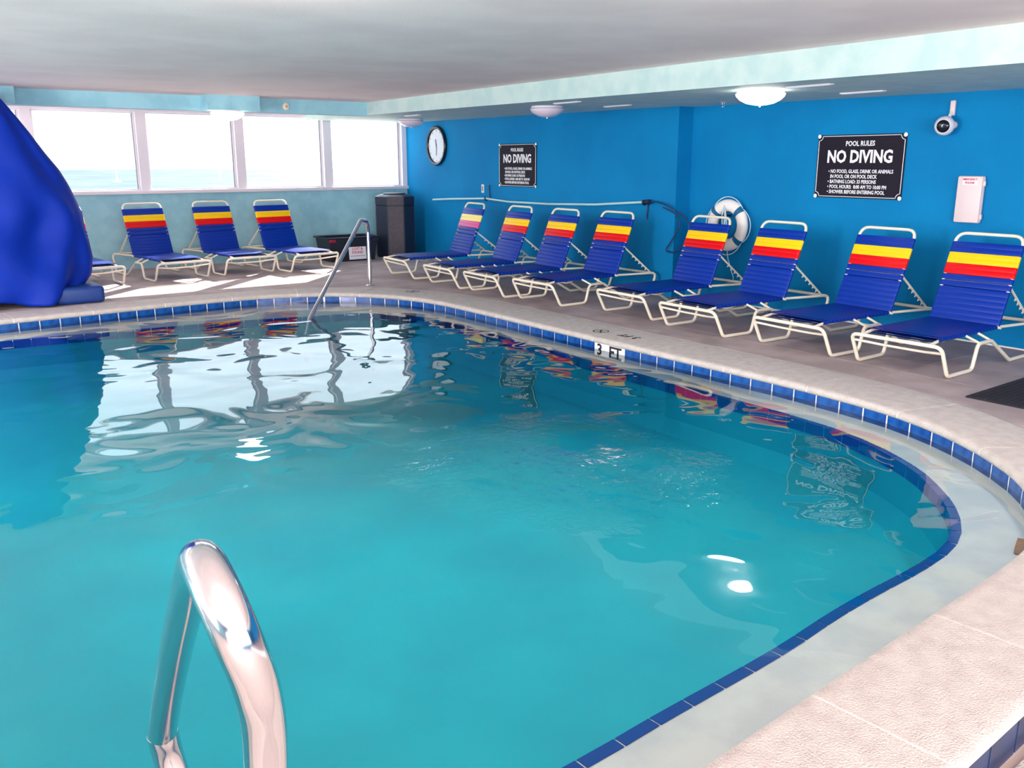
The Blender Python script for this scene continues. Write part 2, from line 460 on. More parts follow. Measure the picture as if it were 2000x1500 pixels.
# blue nosing tiles round the ledge
nt_ = round(LEDGE.len / 0.157); pit = LEDGE.len / nt_
bm = bmesh.new(); add_box(bm, -pit / 2 + 0.004, pit / 2 - 0.004, 0.0, 0.045, -0.075, 0.0); me = bpy.data.meshes.new('edge_tile')
bm.to_mesh(me); bm.free(); me.materials.append(M['trim_tile'])
for i in range(nt_):
    d = (i + 0.5) * pit; p = LEDGE.at(d); n = LEDGE.out(d)
    link('edge_tile', me, None, pool, (p.x, p.y, LEDGE_Z + 0.004), (0, 0, math.atan2(n.y, n.x) - math.pi / 2))
# waterline tiles
d0 = WALL.near((5.083, 5.69)); nt_ = round(WALL.len / 0.19); pit = WALL.len / nt_
bm = bmesh.new(); add_box(bm, -pit / 2 + 0.0055, pit / 2 - 0.0055, -0.002, 0.012, -0.135, -0.03, 0.0015, 1); me = bpy.data.meshes.new('waterline_tile')
bm.to_mesh(me); bm.free(); me.materials.append(M['tile'])
for i in range(1, nt_ - 1):
    d = d0 + (i + 0.5) * pit; p = WALL.at(d); n = WALL.out(d)
    link('waterline_tile', me, None, pool, (p.x, p.y, 0), (0, 0, math.atan2(n.y, n.x) - math.pi / 2))
# white depth marker tile, two tiles wide
p = WALL.at(d0); n = WALL.out(d0)
bm = bmesh.new(); add_box(bm, -pit + 0.003, pit - 0.003, -0.004, 0.012, -0.165, -0.03, 0.0015, 1)
dm = done(bm, 'depth_marker_tile', M['sign_white'], pool, (p.x, p.y, 0), (0, 0, math.atan2(n.y, n.x) - math.pi / 2)); dm['label'] = 'white 3 FT depth marker tile'
text_mesh('depth_lettering', '3  FT', 0.135, M['ink_black'], dm, Matrix.Translation((0, -0.006, -0.108)) @ Matrix.Rotation(R(90), 4, 'X'), bold=0.003, sx=1.1)
# coping stones
nc = round(WALL.len / 0.745); cp = WALL.len / nc; dc = WALL.near((2.78, 1.42))
def cope_prof(w, k=0.0):
    return [(0.03, -0.055), (-0.004 + k, -0.05), (-0.014 + k, -0.034 - k), (-0.012 + k, -0.016 - k), (0.002 + k, -0.003 - k), (0.03, 0.0 - k), (w * 0.5, 0.001 - k),
            (w - 0.03, 0.0 - k), (w - 0.004 - k, -0.003 - k), (w + 0.006 - k, -0.016 - k), (w + 0.006 - k, -0.04 - k), (w - 0.02, -0.055)]
def cope_bm(a, b, n, k=0.0, closed=False):
    bm = bmesh.new(); R_ = []
    for i in range(n + (0 if closed else 1)):
        d = a + (b - a) * i / n; p = WALL.at(d); o = WALL.out(d); w = cope_w(p)
        R_.append([bm.verts.new(p + o * q + Vector((0, 0, z))) for q, z in cope_prof(w, k)])
    m = len(R_[0])
    for i in range(n):
        A, B = R_[i], R_[(i + 1) % len(R_)]
        for j in range(m): bm.faces.new((A[j], A[(j + 1) % m], B[(j + 1) % m], B[j]))
    if not closed: bm.faces.new(R_[0]); bm.faces.new(R_[-1][::-1])
    return bm
for i in range(nc):
    smooth_angle(done(cope_bm(dc + i * cp + 0.005, dc + (i + 1) * cp - 0.005, 8), 'coping_stone', M['coping'], pool), 60)
smooth_angle(done(cope_bm(0, WALL.len, NS, 0.0035, True), 'coping_grout', M['grout'], pool), 60)
# navy tiles on the outer face of the coping by the camera, over the lower slab
bm = bmesh.new(); add_box(bm, -0.0915, 0.0915, -0.012, 0.002, LOW_Z, -0.05, 0.0015, 1); me = bpy.data.meshes.new('outer_face_tile')
bm.to_mesh(me); bm.free(); me.materials.append(M['tile_dark'])
ds, de = WALL.near((3.3, 1.46)), WALL.near((-2.0, 1.24)); k = int((de - ds) / 0.19)
wall_bm = bmesh.new()
for i in range(k):
    d = ds + (i + 0.5) * 0.19; p = WALL.at(d); n = WALL.out(d); q = p + n * (cope_w(p) - 0.03)
    link('outer_face_tile', me, None, pool, (q.x, q.y, 0), (0, 0, math.atan2(n.y, n.x) + math.pi / 2 + math.pi))
    q2 = p + n * (cope_w(p) - 0.05)
pa = [WALL.at(ds + i * 0.19) + WALL.out(ds + i * 0.19) * 0.372 for i in range(k + 1)]
for a, b in zip(pa, pa[1:]):
    wall_bm.faces.new([wall_bm.verts.new((*q[:2], z)) for q, z in ((a, LOW_Z - .03), (b, LOW_Z - .03), (b, -0.04), (a, -0.04))])
done(wall_bm, 'outer_grout', M['grout'], pool, recalc=False)
# water
bm = bmesh.new(); bm.faces.new([bm.verts.new(wp[i] + wo[i] * 0.002 + Vector((0, 0, WATER_Z))) for i in range(NS)])
for f in bm.faces: f.normal_update()
if bm.faces[:][0].normal.z < 0: bmesh.ops.reverse_faces(bm, faces=bm.faces[:])
wt = done(bm, 'pool_water', M['water'], pool, recalc=False); wt['label'] = 'clear rippled water'
# depth lettering and no-diving marks on the coping, read from the deck side
mk = Matrix(((0, -1, 0, 0), (1, 0, 0, 0), (0, 0, 1, 0), (0, 0, 0, 1)))
text_mesh('coping_lettering', '3 FT', 0.125, M['ink_black'], pool, Matrix.Translation((5.34, 5.70, 0.002)) @ mk, bold=0.002)
def no_dive(x, y, s):
    bm = bmesh.new()
    add_tube(bm, [(x + s * math.cos(2 * math.pi * k / 20), y + s * math.sin(2 * math.pi * k / 20), 0.002) for k in range(20)], 0.006, 4, True, flat=0.2)
    add_tube(bm, [(x - s * .7, y - s * .7, 0.002), (x + s * .7, y + s * .7, 0.002)], 0.006, 4, flat=0.3)
    add_tube(bm, [(x - s * .4, y + s * .35, 0.002), (x, y, 0.002), (x + s * .35, y - s * .5, 0.002)], 0.008, 4, flat=0.2)
    done(bm, 'no_diving_mark', M['ink_black'], pool)
no_dive(5.30, 6.04, 0.07); no_dive(5.17, 9.27, 0.075)

# ------------------------------------------------------------------ walls, soffit, ceiling
def quadwall(name, pts, m, label):
    bm = bmesh.new(); add_hex(bm, pts); return struct(done(bm, name, m), label)
CZ = 2.27
bm = bmesh.new()
add_box(bm, 7.56, 7.75, -4.0, 7.171, -0.1, 2.4)
o = struct(done(bm, 'wall_right', M['blue_wall']), 'bright blue painted wall behind the right row of loungers')
bm = bmesh.new()
add_hex(bm, [(7.34, 7.17, -0.1), (7.80, 7.17, -0.1), (7.80, 13.7, -0.1), (7.53, 13.7, -0.1), (7.34, 7.17, 2.4), (7.80, 7.17, 2.4), (7.80, 13.7, 2.4), (7.53, 13.7, 2.4)])
struct(done(bm, 'wall_right', M['blue_wall']), 'bright blue painted wall with the clock, standing slightly proud')
WY = 13.6
# window wall: parapet, head, and strip
bm = bmesh.new(); add_box(bm, -5.6, 7.6, WY, WY + 0.22, -0.1, 1.055); add_box(bm, -5.6, 7.6, WY, WY + 0.22, 2.2, 2.45)
struct(done(bm, 'wall_back', M['aqua_wall']), 'pale aqua wall below the sea windows')
struct(box('ceiling', -5.6, 7.8, -4.1, 13.9, CZ, CZ + 0.1, M['ceiling']), 'pale pinkish white plaster ceiling')
def sof(y): return 5.54 + 0.0213 * (y - 2.7)
def sz(y): return 2.05 + 0.0066 * (y - 3.0)
bm = bmesh.new()
ya, yb = -4.0, WY
add_hex(bm, [(sof(ya), ya, sz(ya)), (7.7, ya, sz(ya)), (7.7, yb, sz(yb)), (sof(yb), yb, sz(yb)), (sof(ya), ya, CZ + .02), (7.7, ya, CZ + .02), (7.7, yb, CZ + .02), (sof(yb), yb, CZ + .02)])
struct(done(bm, 'soffit', M['soffit']), 'pale aqua dropped soffit along the blue wall')
struct(box('beam', -5.6, sof(11.4) + 0.02, 11.4, 11.62, 2.098, CZ + .02, M['aqua_wall']), 'aqua beam across the ceiling in front of the windows')
struct(box('beam_block', 3.50, 4.14, 11.13, 11.41, 2.096, CZ + .02, M['aqua_wall']), 'aqua pilaster block on the beam above the lit globe')
struct(box('beam_block', 0.6, 1.47, 11.13, 11.41, 2.096, CZ + .02, M['aqua_wall']), 'aqua pilaster block on the beam beside the covered lift')
# left and rear walls, out of view, wide openings added for the fill lights
bm = bmesh.new()
add_box(bm, -5.6, -5.4, -4.1, 13.8, -0.4, 0.45); add_box(bm, -5.6, -5.4, -4.1, 13.8, 2.12, 2.4)
add_box(bm, -5.6, -5.4, -4.1, -0.9, 0.45, 2.12); add_box(bm, -5.6, -5.4, 11.9, 13.8, 0.45, 2.12)
struct(done(bm, 'wall_left', M['aqua_wall']), 'aqua wall with a wide opening')
bm = bmesh.new()
add_box(bm, -5.6, 7.8, -4.2, -4.0, -0.4, 0.35); add_box(bm, -5.6, 7.8, -4.2, -4.0, 2.12, 2.4)
add_box(bm, -5.6, -3.6, -4.2, -4.0, 0.35, 2.12); add_box(bm, 4.6, 7.8, -4.2, -4.0, 0.35, 2.12)
struct(done(bm, 'wall_front', M['blue_wall']), 'blue wall with a wide opening')
# baseboard line: pale caulk at the foot of the blue wall
struct(box('baseboard_right', 7.545, 7.562, -4.0, 7.17, 0, 0.012, M['grout']), 'thin pale caulk line at the foot of the blue wall')
# windows
edges = [(6.18, 7.44), (4.77, 6.045), (3.38, 4.64), (1.95, 3.25), (0.55, 1.82), (-0.85, 0.42), (-2.25, -0.98), (-3.65, -2.38), (-5.05, -3.78)]
wl = ['nearest the blue wall', 'second from the blue wall', 'third from the blue wall', 'fourth from the blue wall, beside the covered lift',
      'behind the covered lift', 'left of the covered lift', 'further left, out of view', 'further left again', 'at the left wall']
ZB, ZT = 1.10, 2.17
for i, (a, b) in enumerate(edges):
    w = bpy.data.objects.new('window_%d' % (i + 1), None); C.objects.link(w); struct(w, 'white framed sea window ' + wl[i])
    bm = bmesh.new()
    add_box(bm, a - 0.004, a + 0.028, WY + 0.05, WY + 0.09, ZB, ZT); add_box(bm, b - 0.028, b + 0.004, WY + 0.05, WY + 0.09, ZB, ZT)
    add_box(bm, a + 0.028, b - 0.028, WY + 0.05, WY + 0.09, ZT - 0.02, ZT + 0.004); add_box(bm, a + 0.028, b - 0.028, WY + 0.05, WY + 0.09, ZB - 0.004, ZB + 0.02)
    done(bm, 'window_frame', M['white_paint'], w)
    box('seal', b - 0.036, b - 0.029, WY + 0.045, WY + 0.075, ZB + .02, ZT - .02, M['frame_seal'], w)
    box('pane', a + 0.02, b - 0.02, WY + 0.066, WY + 0.072, ZB + 0.01, ZT - 0.01, M['glass'], w)
for i in range(len(edges)):
    x0 = edges[i][1]; x1 = edges[i - 1][0] if i else 7.56
    struct(box('trim_%d' % (i + 1), x0, x1, WY - 0.015, WY + 0.16, ZB - 0.04, ZT + 0.05, M['white_paint']), 'white window post')
struct(box('trim_10', -5.4, 7.53, WY - 0.02, WY + 0.2, ZT, ZT + 0.07, M['white_paint']), 'white window head')
struct(box('trim_11', -5.4, 7.53, WY - 0.06, WY + 0.2, 1.05, ZB, M['white_paint'], bevel=0.006), 'white window sill')

# ------------------------------------------------------------------ outside: beach, sea and a sail
bm = bmesh.new(); add_box(bm, -900, 1500, 60, 1150, -9.0, -8.0)
o = done(bm, 'sea', M['sea']); struct(o, 'pale blue-grey sea seen through the windows')
bm = bmesh.new(); add_box(bm, -200, 300, 15, 62, -9.0, -7.9)
o = done(bm, 'beach', M['beach']); struct(o, 'pale sand beach below the windows')
bt = thing('sailboat', 'tiny white sail far out on the sea', 'boat', (95.4, 443, -8.0))
def part_box(name, x0, x1, y0, y1, z0, z1, m, parent, bevel=0.0): return box(name, x0, x1, y0, y1, z0, z1, m, parent, bevel)
bm = bmesh.new(); add_hex(bm, [(-1.6, -.5, .1), (1.6, -.5, .1), (1.6, .5, .1), (-1.6, .5, .1), (-2.2, -.7, .8), (2.0, -.7, .8), (2.0, .7, .8), (-2.2, .7, .8)])
done(bm, 'hull', M['sail'], bt)
tube('mast', [(0, 0, .8), (0, 0, 6.4)], 0.09, M['sail'], bt)
bm = bmesh.new(); vs = [bm.verts.new(p) for p in ((.1, -.03, 1.2), (1.0, -.03, 1.2), (.1, -.03, 6.2), (.1, .03, 1.2), (1.0, .03, 1.2), (.1, .03, 6.2))]
for f in ((0, 1, 2), (3, 4, 5), (0, 1, 4, 3), (1, 2, 5, 4), (2, 0, 3, 5)): bm.faces.new([vs[i] for i in f])
done(bm, 'sail', M['sail'], bt)

# ------------------------------------------------------------------ strap chaise lounges
HX = 0.262
def strap_mesh(m):
    bm = bmesh.new(); prof = []
    r = 0.0165
    for k in range(7):
        a = R(90 - 180 * k / 6); prof.append((HX + r * math.cos(a), r * math.sin(a)))
    for k in range(7):
        a = R(270 - 180 * k / 6); prof.append((-HX + r * math.cos(a), r * math.sin(a)))
    w = 0.0233; rows = []
    for y, s in ((-w, 0.93), (-w + 0.003, 1.0), (w - 0.003, 1.0), (w, 0.93)):
        rows.append([bm.verts.new((x, y, z * s)) for x, z in prof])
    n = len(prof)
    for A, B in zip(rows, rows[1:]):
        for j in range(n): bm.faces.new((A[j], A[(j + 1) % n], B[(j + 1) % n], B[j]))
    bmesh.ops.recalc_face_normals(bm, faces=bm.faces)
    me = bpy.data.meshes.new('strap'); bm.to_mesh(me); bm.free(); me.materials.append(m)
    for p in me.polygons: p.use_smooth = True
    try: me.set_sharp_from_angle(angle=R(50))
    except Exception: pass
    return me
SM = {k: strap_mesh(M[k]) for k in ('s_blue', 's_yellow', 's_red', 's_pale', 's_pink')}
HY, HZ = 0.86, 0.266; BA = R(68)
bd = Vector((0, math.cos(BA), math.sin(BA)))
def bp(x, l, off=0.0): return Vector((x, HY, HZ)) + bd * l + Vector((0, -math.sin(BA), math.cos(BA))) * off
def make_lounge():
    t = thing('chaise_lounge', '', 'lounge chair')
    tr = 0.0145; cr = M['cream']
    W = 0.35
    side = [(-0.12, .24), (0.0, .016), (0.35, .016), (0.40, .205), (0.60, .205), (0.93, .016), (1.32, .016), (1.41, .255)]
    loop = [(W, y, z) for y, z in side] + [(-W, y, z) for y, z in reversed(side)]
    tube('base_frame', loop, tr, cr, t, rad=0.055, closed=True, n=4)
    for s in (1, -1):
        tube('seat_rail', [(s * HX, -0.115, .243), (s * HX, 0.02, .264), (s * HX, HY, HZ), (s * 0.335, 1.38, 0.262)], 0.012, cr, t, rad=0.06)
        tube('post', [(s * 0.345, 0.42, .21), (s * 0.272, 0.36, .258)], 0.010, cr, t)
        tube('post', [(s * 0.345, 0.59, .21), (s * 0.272, 0.54, .258)], 0.010, cr, t)
    tube('bow_brace', [(-0.345, -0.085, .19), (-0.15, 0.0, .165), (0.15, 0.0, .165), (0.345, -0.085, .19)], 0.010, cr, t, rad=0.2, n=6)
    tube('bow_brace', [(-HX, 0.27, .265), (-0.1, 0.30, .205), (0.1, 0.30, .205), (HX, 0.27, .265)], 0.010, cr, t, rad=0.2, n=6)
    tube('back_frame', [bp(HX, 0), bp(HX, .725), bp(-HX, .725), bp(-HX, 0)], 0.0135, cr, t, rad=0.085, n=7)
    tube('hinge_bar', [bp(-HX - .03, -.004), bp(HX + .03, -.004)], 0.010, cr, t)
    tube('back_crossbar', [bp(-HX, .33, -.02), bp(HX, .33, -.02)], 0.009, cr, t)
    for s in (1, -1):
        a = bp(s * .25, .33, -.02); b = Vector((s * .25, 1.405, .27))
        bm = bmesh.new(); add_tube(bm, [a, b], 0.010, 6)
        u = (b - a).normalized(); dn = Vector((0, -u.z, u.y)) * -1
        if dn.z > 0: dn = -dn
        for k in range(5):
            c = a.lerp(b, .32 + .13 * k)
            q = [c + u * .0, c + u * .028, c + dn * .032 + u * .004]
            vs = [bm.verts.new(p + Vector((dx, 0, 0))) for dx in (-.004, .004) for p in q]
            for f in ((0, 1, 2), (3, 4, 5), (0, 1, 4, 3), (1, 2, 5, 4), (2, 0, 3, 5)): bm.faces.new([vs[i] for i in f])
        done(bm, 'brace_arm', cr, t)
    for k in range(18):
        y = 0.0 + 0.0478 * k
        link('strap', SM['s_blue'], None, t, (0, y, HZ + 0.001 - max(0, .03 - y) * .1), None)
    seq = ['s_blue'] * 6 + ['g', 's_blue', 'g', 's_blue', 'h', 's_red', 's_red', 's_yellow', 's_yellow', 's_blue', 's_blue']
    l = 0.03
    for k in seq:
        if k == 'g': l += 0.007; continue
        if k == 'h': l += 0.004; continue
        so = link('strap', SM[k], None, t, bp(0, l), (BA, 0, 0)); so.scale = (1, 0.95, 1); l += 0.0445
    return t
proto = make_lounge(); index_kids()
ROW_R = [
    (5.74, 10.56, -94, 'lounge with faded pink and pale yellow back straps, nearest the dark trash can'),
    (5.72, 9.44, -92.5, 'blue strap lounge under the far rules sign, second from the trash can'),
    (5.75, 8.55, -92, 'blue strap lounge third along the blue wall, under the sagging wall pole'),
    (5.86, 7.69, -89, 'blue strap lounge in front of the end of the wall pole with the dark hose'),
    (6.05, 6.50, -91.5, 'blue strap lounge standing in front of the white life ring'),
    (5.96, 5.52, -92, 'blue strap lounge just right of the life ring, left of the near rules sign'),
    (6.04, 4.49, -91.5, 'blue strap lounge below the large rules sign, left of the phone box'),
    (6.08, 3.575, -88.5, 'blue strap lounge below the phone box, nearest the black mat')]
ROW_L = [
    (2.17, 11.86, 6, 'sunlit blue strap lounge half hidden by the blue covered lift'),
    (3.25, 11.94, 8, 'sunlit blue strap lounge below the windows, just right of the blue covered lift'),
    (4.17, 12.02, 6, 'sunlit blue strap lounge below the windows, third from the covered lift'),
    (5.05, 11.90, 8, 'sunlit blue strap lounge below the windows, beside the black tub')]
first = True; lounges = []
for rows, grp in ((ROW_R, 'lounges along the blue wall'), (ROW_L, 'lounges below the sea windows')):
    for x, y, rz, lab in rows:
        o = proto if first else copy_tree(proto)
        first = False
        o.location = (x, y, 0); o.rotation_euler = (0, 0, R(rz)); o['label'] = lab; o['group'] = grp
        lounges.append(o)
# the lounge by the trash can has faded stripes
swap = {SM['s_yellow'].name: SM['s_pale'], SM['s_red'].name: SM['s_pink']}
for o in bpy.data.objects:
    if o.parent == lounges[0] and o.type == 'MESH' and o.data.name in swap: 
        faded = o.data.name; o.data = swap[faded]
        o['label'] = 'faded pink strap' if o.data == SM['s_pink'] else 'pale yellow strap'
# that swap must not touch the copies, whose straps hold their own data slots

# ------------------------------------------------------------------ grab rails
def vtube(name, pts, r, m, parent, **k): return tube(name, pts, r, m, parent, **k)
gr = thing('pool_grab_rail', 'polished steel grab rail arching in the foreground over the near pool edge', 'grab rail', (0, 0, 0))
def spline(pts, per=8):
    P = [Vector(p) for p in pts]; P = [P[0] * 2 - P[1]] + P + [P[-1] * 2 - P[-2]]; out = []
    for i in range(1, len(P) - 2):
        p0, p1, p2, p3 = P[i - 1:i + 3]
        for j in range(per):
            t = j / per
            out.append(0.5 * ((2 * p1) + (p2 - p0) * t + (2 * p0 - 5 * p1 + 4 * p2 - p3) * t * t + (3 * p1 - p0 - 3 * p2 + p3) * t ** 3))
    out.append(P[-2]); return out
vtube('rail_tube', spline([(0.325, 1.10, 0.0), (0.322, 1.06, 0.30), (0.316, 1.005, 0.60), (0.304, 0.938, 0.82), (0.285, 0.895, 0.925), (0.266, 0.885, 0.995), (0.258, 0.915, 1.036), (0.263, 0.985, 1.046),
       (0.281, 1.08, 1.005), (0.300, 1.21, 0.905), (0.314, 1.37, 0.745), (0.320, 1.50, 0.585), (0.322, 1.60, 0.44)]), 0.0262, M['steel'], gr, sides=32)
vtube('rail_sleeve', spline([(0.323, 1.598, 0.445), (0.333, 1.600, 0.37), (0.352, 1.55, 0.22), (0.365, 1.50, 0.0), (0.365, 1.50, -0.4)]), 0.0282, M['steel'], gr, sides=32)
lathe('base_flange', [(0.0, 0.012), (0.03, 0.012), (0.05, 0.006), (0.055, 0.0), (0.0, 0.0)], M['steel'], gr, mtx=Matrix.Translation((0.325, 1.10, 0.001)))
gr2 = thing('pool_stair_rail', 'thin steel handrail slanting into the water at the far corner of the pool', 'handrail', (0, 0, 0))
A = Vector((5.01, 10.07, 0.0)); B = Vector((3.65, 8.79, WATER_Z)); 
ax = Vector((B.x - A.x, B.y - A.y, 0)).normalized(); LL = (Vector((B.x, B.y, 0)) - Vector((A.x, A.y, 0))).length
def rp(s, z): return Vector((A.x, A.y, 0)) + ax * s + Vector((0, 0, z))
RAIL = [rp(0, 0), rp(0.0, 0.66), rp(0.03, 0.79), rp(0.24, 0.81), rp(0.34, 0.75), rp(LL, -0.12), rp(LL + .12, -0.28), rp(LL + .12, -0.9)]
vtube('rail_tube', RAIL, 0.0235, M['steel'], gr2, rad=0.09, sides=16, n=6)
lathe('base_flange', [(0.0, 0.012), (0.03, 0.012), (0.05, 0.006), (0.055, 0.0), (0.0, 0.0)], M['steel'], gr2, mtx=Matrix.Translation((5.01, 10.07, 0.001)))

# ------------------------------------------------------------------ covered pool lift
def interp(tab, z):
    for (z0, v0), (z1, v1) in zip(tab, tab[1:]):
        if z0 <= z <= z1: return v0 + (v1 - v0) * (z - z0) / (z1 - z0)
    return tab[0][1] if z < tab[0][0] else tab[-1][1]
lift = thing('pool_lift', 'pool lift draped in a bright blue vinyl cover beside the pool, left edge', 'pool lift', (0.95, 10.92, 0))
prof = [(0.02, 0.86), (0.10, 0.95), (0.22, 1.02), (0.42, 1.045), (0.65, 1.04), (0.93, 1.018), (1.09, 0.965), (1.25, 0.90), (1.42, 0.82), (1.58, 0.715), (1.79, 0.59), (1.98, 0.465), (2.13, 0.36), (2.2, 0.25)]
bm = bmesh.new(); NZ, NA = 70, 120; rings = []
for i in range(NZ + 1):
    z = 0.02 + (2.2 - 0.02) * i / NZ; hw = interp(prof, z); u = z / 2.2; row = []
    for j in range(NA):
        a = 2 * math.pi * j / NA
        ry = 0.47 - 0.30 * u
        f = 1.0
        low = max(0, 1 - u * 1.15)
        # folds: radial pleats at the hem, long diagonal tension creases above
        dg = 0.5 + 0.5 * math.sin(a * 5 + 3.1 * u * 3 + 0.8)
        amp = 0.045 + 0.15 * low
        fold = (dg ** 2 - .4) * amp * 0.55 + math.sin(a * 11 - z * 3.0) * 0.010 * (0.4 + low)
        fold += noise.noise(Vector((math.cos(a) * 2.2, math.sin(a) * 2.2, z * 2.0))) * 0.12
        side = abs(math.cos(a)) ** 3
        ca, sa = math.cos(a), math.sin(a)
        ex = math.copysign(abs(ca) ** 0.8, ca); ey = math.copysign(abs(sa) ** 0.8, sa)
        x = hw * ex * (1 + fold * (1 - side) * .6 + fold * side * .12); y = ry * ey * (1 + fold * 2.0)
        zz = z
        if u < 0.25:
            hem = 0.035 * math.sin(a * 3 + 1.0) + 0.03 * math.sin(a * 7) + (0.10 * max(0, math.cos(a)) ** 2)
            zz = z + max(0.0, hem + 0.02) * (1 - u / 0.25)
        row.append(bm.verts.new((x, y, zz)))
    rings.append(row)
for A_, B_ in zip(rings, rings[1:]):
    for j in range(NA): bm.faces.new((A_[j], A_[(j + 1) % NA], B_[(j + 1) % NA], B_[j]))
bm.faces.new(rings[-1])
o = done(bm, 'vinyl_cover', M['cover'], lift, smooth=True)
md = o.modifiers.new('thickness', 'SOLIDIFY'); md.thickness = 0.004
bm = bmesh.new(); add_box(bm, 0.58, 1.075, -0.42, 0.10, 0.0, 0.185, 0.045, 4)
smooth_angle(done(bm, 'lift_base', M['lift_base'], lift), 40)
tube('mast', [(0, 0.1, 0.0), (0, 0.1, 2.1)], 0.05, M['lift_base'], lift, sides=12)
tube('lift_arm', [(0, 0.1, 2.05), (-.22, 0.08, 2.12)], 0.03, M['lift_base'], lift, sides=10)

# ------------------------------------------------------------------ trash can and lost-property tub
can = thing('trash_can', 'tall octagonal dark trash can with brown panels in the corner', 'trash can', (7.0, 13.08, 0), R(-26))
def octa(bm, r0, r1, z0, z1, n=8, ph=math.pi / 8):
    a = [bm.verts.new((r0 * math.cos(ph + 2 * math.pi * k / n), r0 * math.sin(ph + 2 * math.pi * k / n), z0)) for k in range(n)]
    b = [bm.verts.new((r1 * math.cos(ph + 2 * math.pi * k / n), r1 * math.sin(ph + 2 * math.pi * k / n), z1)) for k in range(n)]
    for k in range(n): bm.faces.new((a[k], a[(k + 1) % n], b[(k + 1) % n], b[k]))
    bm.faces.new(a); bm.faces.new(b)
bm = bmesh.new(); octa(bm, .325, .325, 0.0, 0.81); done(bm, 'body', M['bin_dark'], can)
bm = bmesh.new(); octa(bm, .33, .33, 0.817, 0.955); done(bm, 'lid', M['bin_dark'], can)
bm = bmesh.new(); octa(bm, .325, .24, 0.955, 0.985); done(bm, 'lid_top', M['bin_dark'], can)
lathe('opening_ring', [(.17, .985), (.185, 1.0), (.165, 1.008), (.14, 1.0), (.135, .98)], M['rim'], can)
for k in range(8):
    a = 2 * math.pi * k / 8
    bm = bmesh.new(); add_box(bm, 0.296, 0.306, -0.118, 0.118, 0.02, 0.80, 0.003, 1)
    o = done(bm, 'side_panel', M['bin_brown'] if k % 2 == 0 else M['bin_dark'], can, None, (0, 0, a))
    bm = bmesh.new(); add_box(bm, 0.300, 0.311, -0.12, 0.12, 0.825, 0.95, 0.003, 1)
    o = done(bm, 'lid_panel', M['bin_brown'] if k % 2 == 0 else M['bin_dark'], can, None, (0, 0, a))
tub = thing('storage_tub', 'black plastic tub with red handle and a lost and found notice', 'storage tub', (6.08, 12.97, 0))
bm = bmesh.new()
def frus(bm, x0, y0, z0, x1, y1, z1, cap0=True, cap1=False):
    a = [bm.verts.new((sx * x0, sy * y0, z0)) for sx, sy in ((-1, -1), (1, -1), (1, 1), (-1, 1))]
    b = [bm.verts.new((sx * x1, sy * y1, z1)) for sx, sy in ((-1, -1), (1, -1), (1, 1), (-1, 1))]
    for k in range(4): bm.faces.new((a[k], a[(k + 1) % 4], b[(k + 1) % 4], b[k]))
    if cap0: bm.faces.new(a)
    if cap1: bm.faces.new(b)
frus(bm, .365, .21, 0.0, .41, .25, .355)
o = done(bm, 'tub_body', M['tub'], tub); md = o.modifiers.new('t', 'SOLIDIFY'); md.thickness = 0.008
bm = bmesh.new()
add_tube(bm, [(-.43, -.265, .36), (.43, -.265, .36), (.43, .265, .36), (-.43, .265, .36)], 0.017, 6, True, flat=0.8)
done(bm, 'rim', M['tub'], tub)
box('handle', -.415, -.31, -.285, -.262, .30, .345, M['tub_red'], tub, 0.006)
box('handle', .31, .415, -.285, -.262, .30, .345, M['tub'], tub, 0.006)
tilt = Matrix.Translation((0.06, -0.242, 0.13)) @ Matrix.Rotation(R(90 - 6.4), 4, 'X')
bm = bmesh.new(); add_box(bm, -.145, .145, -.105, .105, -.004, .002)
for v in bm.verts: v.co = tilt @ v.co
note = done(bm, 'notice', M['paper'], tub); note['label'] = 'white paper notice with red lettering'
text_mesh('lettering', 'LOST &', 0.055, M['ink_red'], note, tilt @ Matrix.Translation((0, .055, .003)), bold=.001)
text_mesh('lettering', 'FOUND', 0.055, M['ink_red'], note, tilt @ Matrix.Translation((0, .0, .003)), bold=.001)
bm = bmesh.new()
for k in range(9): add_box(bm, -.125 + .028 * k, -.125 + .028 * k + .02, -.058, -.048, .002, .004)
for v in bm.verts: v.co = tilt @ v.co
done(bm, 'small_print', M['ink_grey'], note)

# ------------------------------------------------------------------ things on the blue wall
def farx(y): return 7.34 + (7.53 - 7.34) * (y - 7.17) / (13.7 - 7.17)
FA = math.atan2(0.19, 6.53)
def wallmat(y, z, off=0.0, far=True):
    """local x runs along the wall to the camera's right (-Y), local y up, local z out of the wall (-X)"""
    x = (farx(y) if far else 7.56) - off
    m = Matrix(((0, 0, -1, x), (-1, 0, 0, y), (0, 1, 0, z), (0, 0, 0, 1)))
    if far: m = Matrix.Translation((x, y, z)) @ Matrix.Rotation(-FA, 4, 'Z') @ Matrix.Translation((-x, -y, -z)) @ m
    return m
def wthing(name, label, cat, mw, group=None):
    t = bpy.data.objects.new(name, None); C.objects.link(t); t.empty_display_size = .1; t.matrix_world = mw
    t['label'] = label; t['category'] = cat
    if group: t['group'] = group
    return t
ck = wthing('wall_clock', 'round white wall clock with a thick black rim near the window corner', 'clock', wallmat(12.52, 1.735, 0.0))
lathe('rim', [(0.255, 0.0), (0.30, 0.0), (0.305, 0.03), (0.29, 0.05), (0.262, 0.045), (0.252, 0.02)], M['rim'], ck, 40)
lathe('dial', [(0.0, 0.022), (0.256, 0.022), (0.256, 0.0), (0.0, 0.0)], M['dial'], ck, 40)
bm = bmesh.new(); add_box(bm, -.007, .007, -.03, .15, .026, .029); done(bm, 'minute_hand', M['ink_grey'], ck, None, (0, 0, R(178)))
bm = bmesh.new(); add_box(bm, -.009, .009, -.03, .10, .030, .033); done(bm, 'hour_hand', M['ink_grey'], ck, None, (0, 0, R(12)))
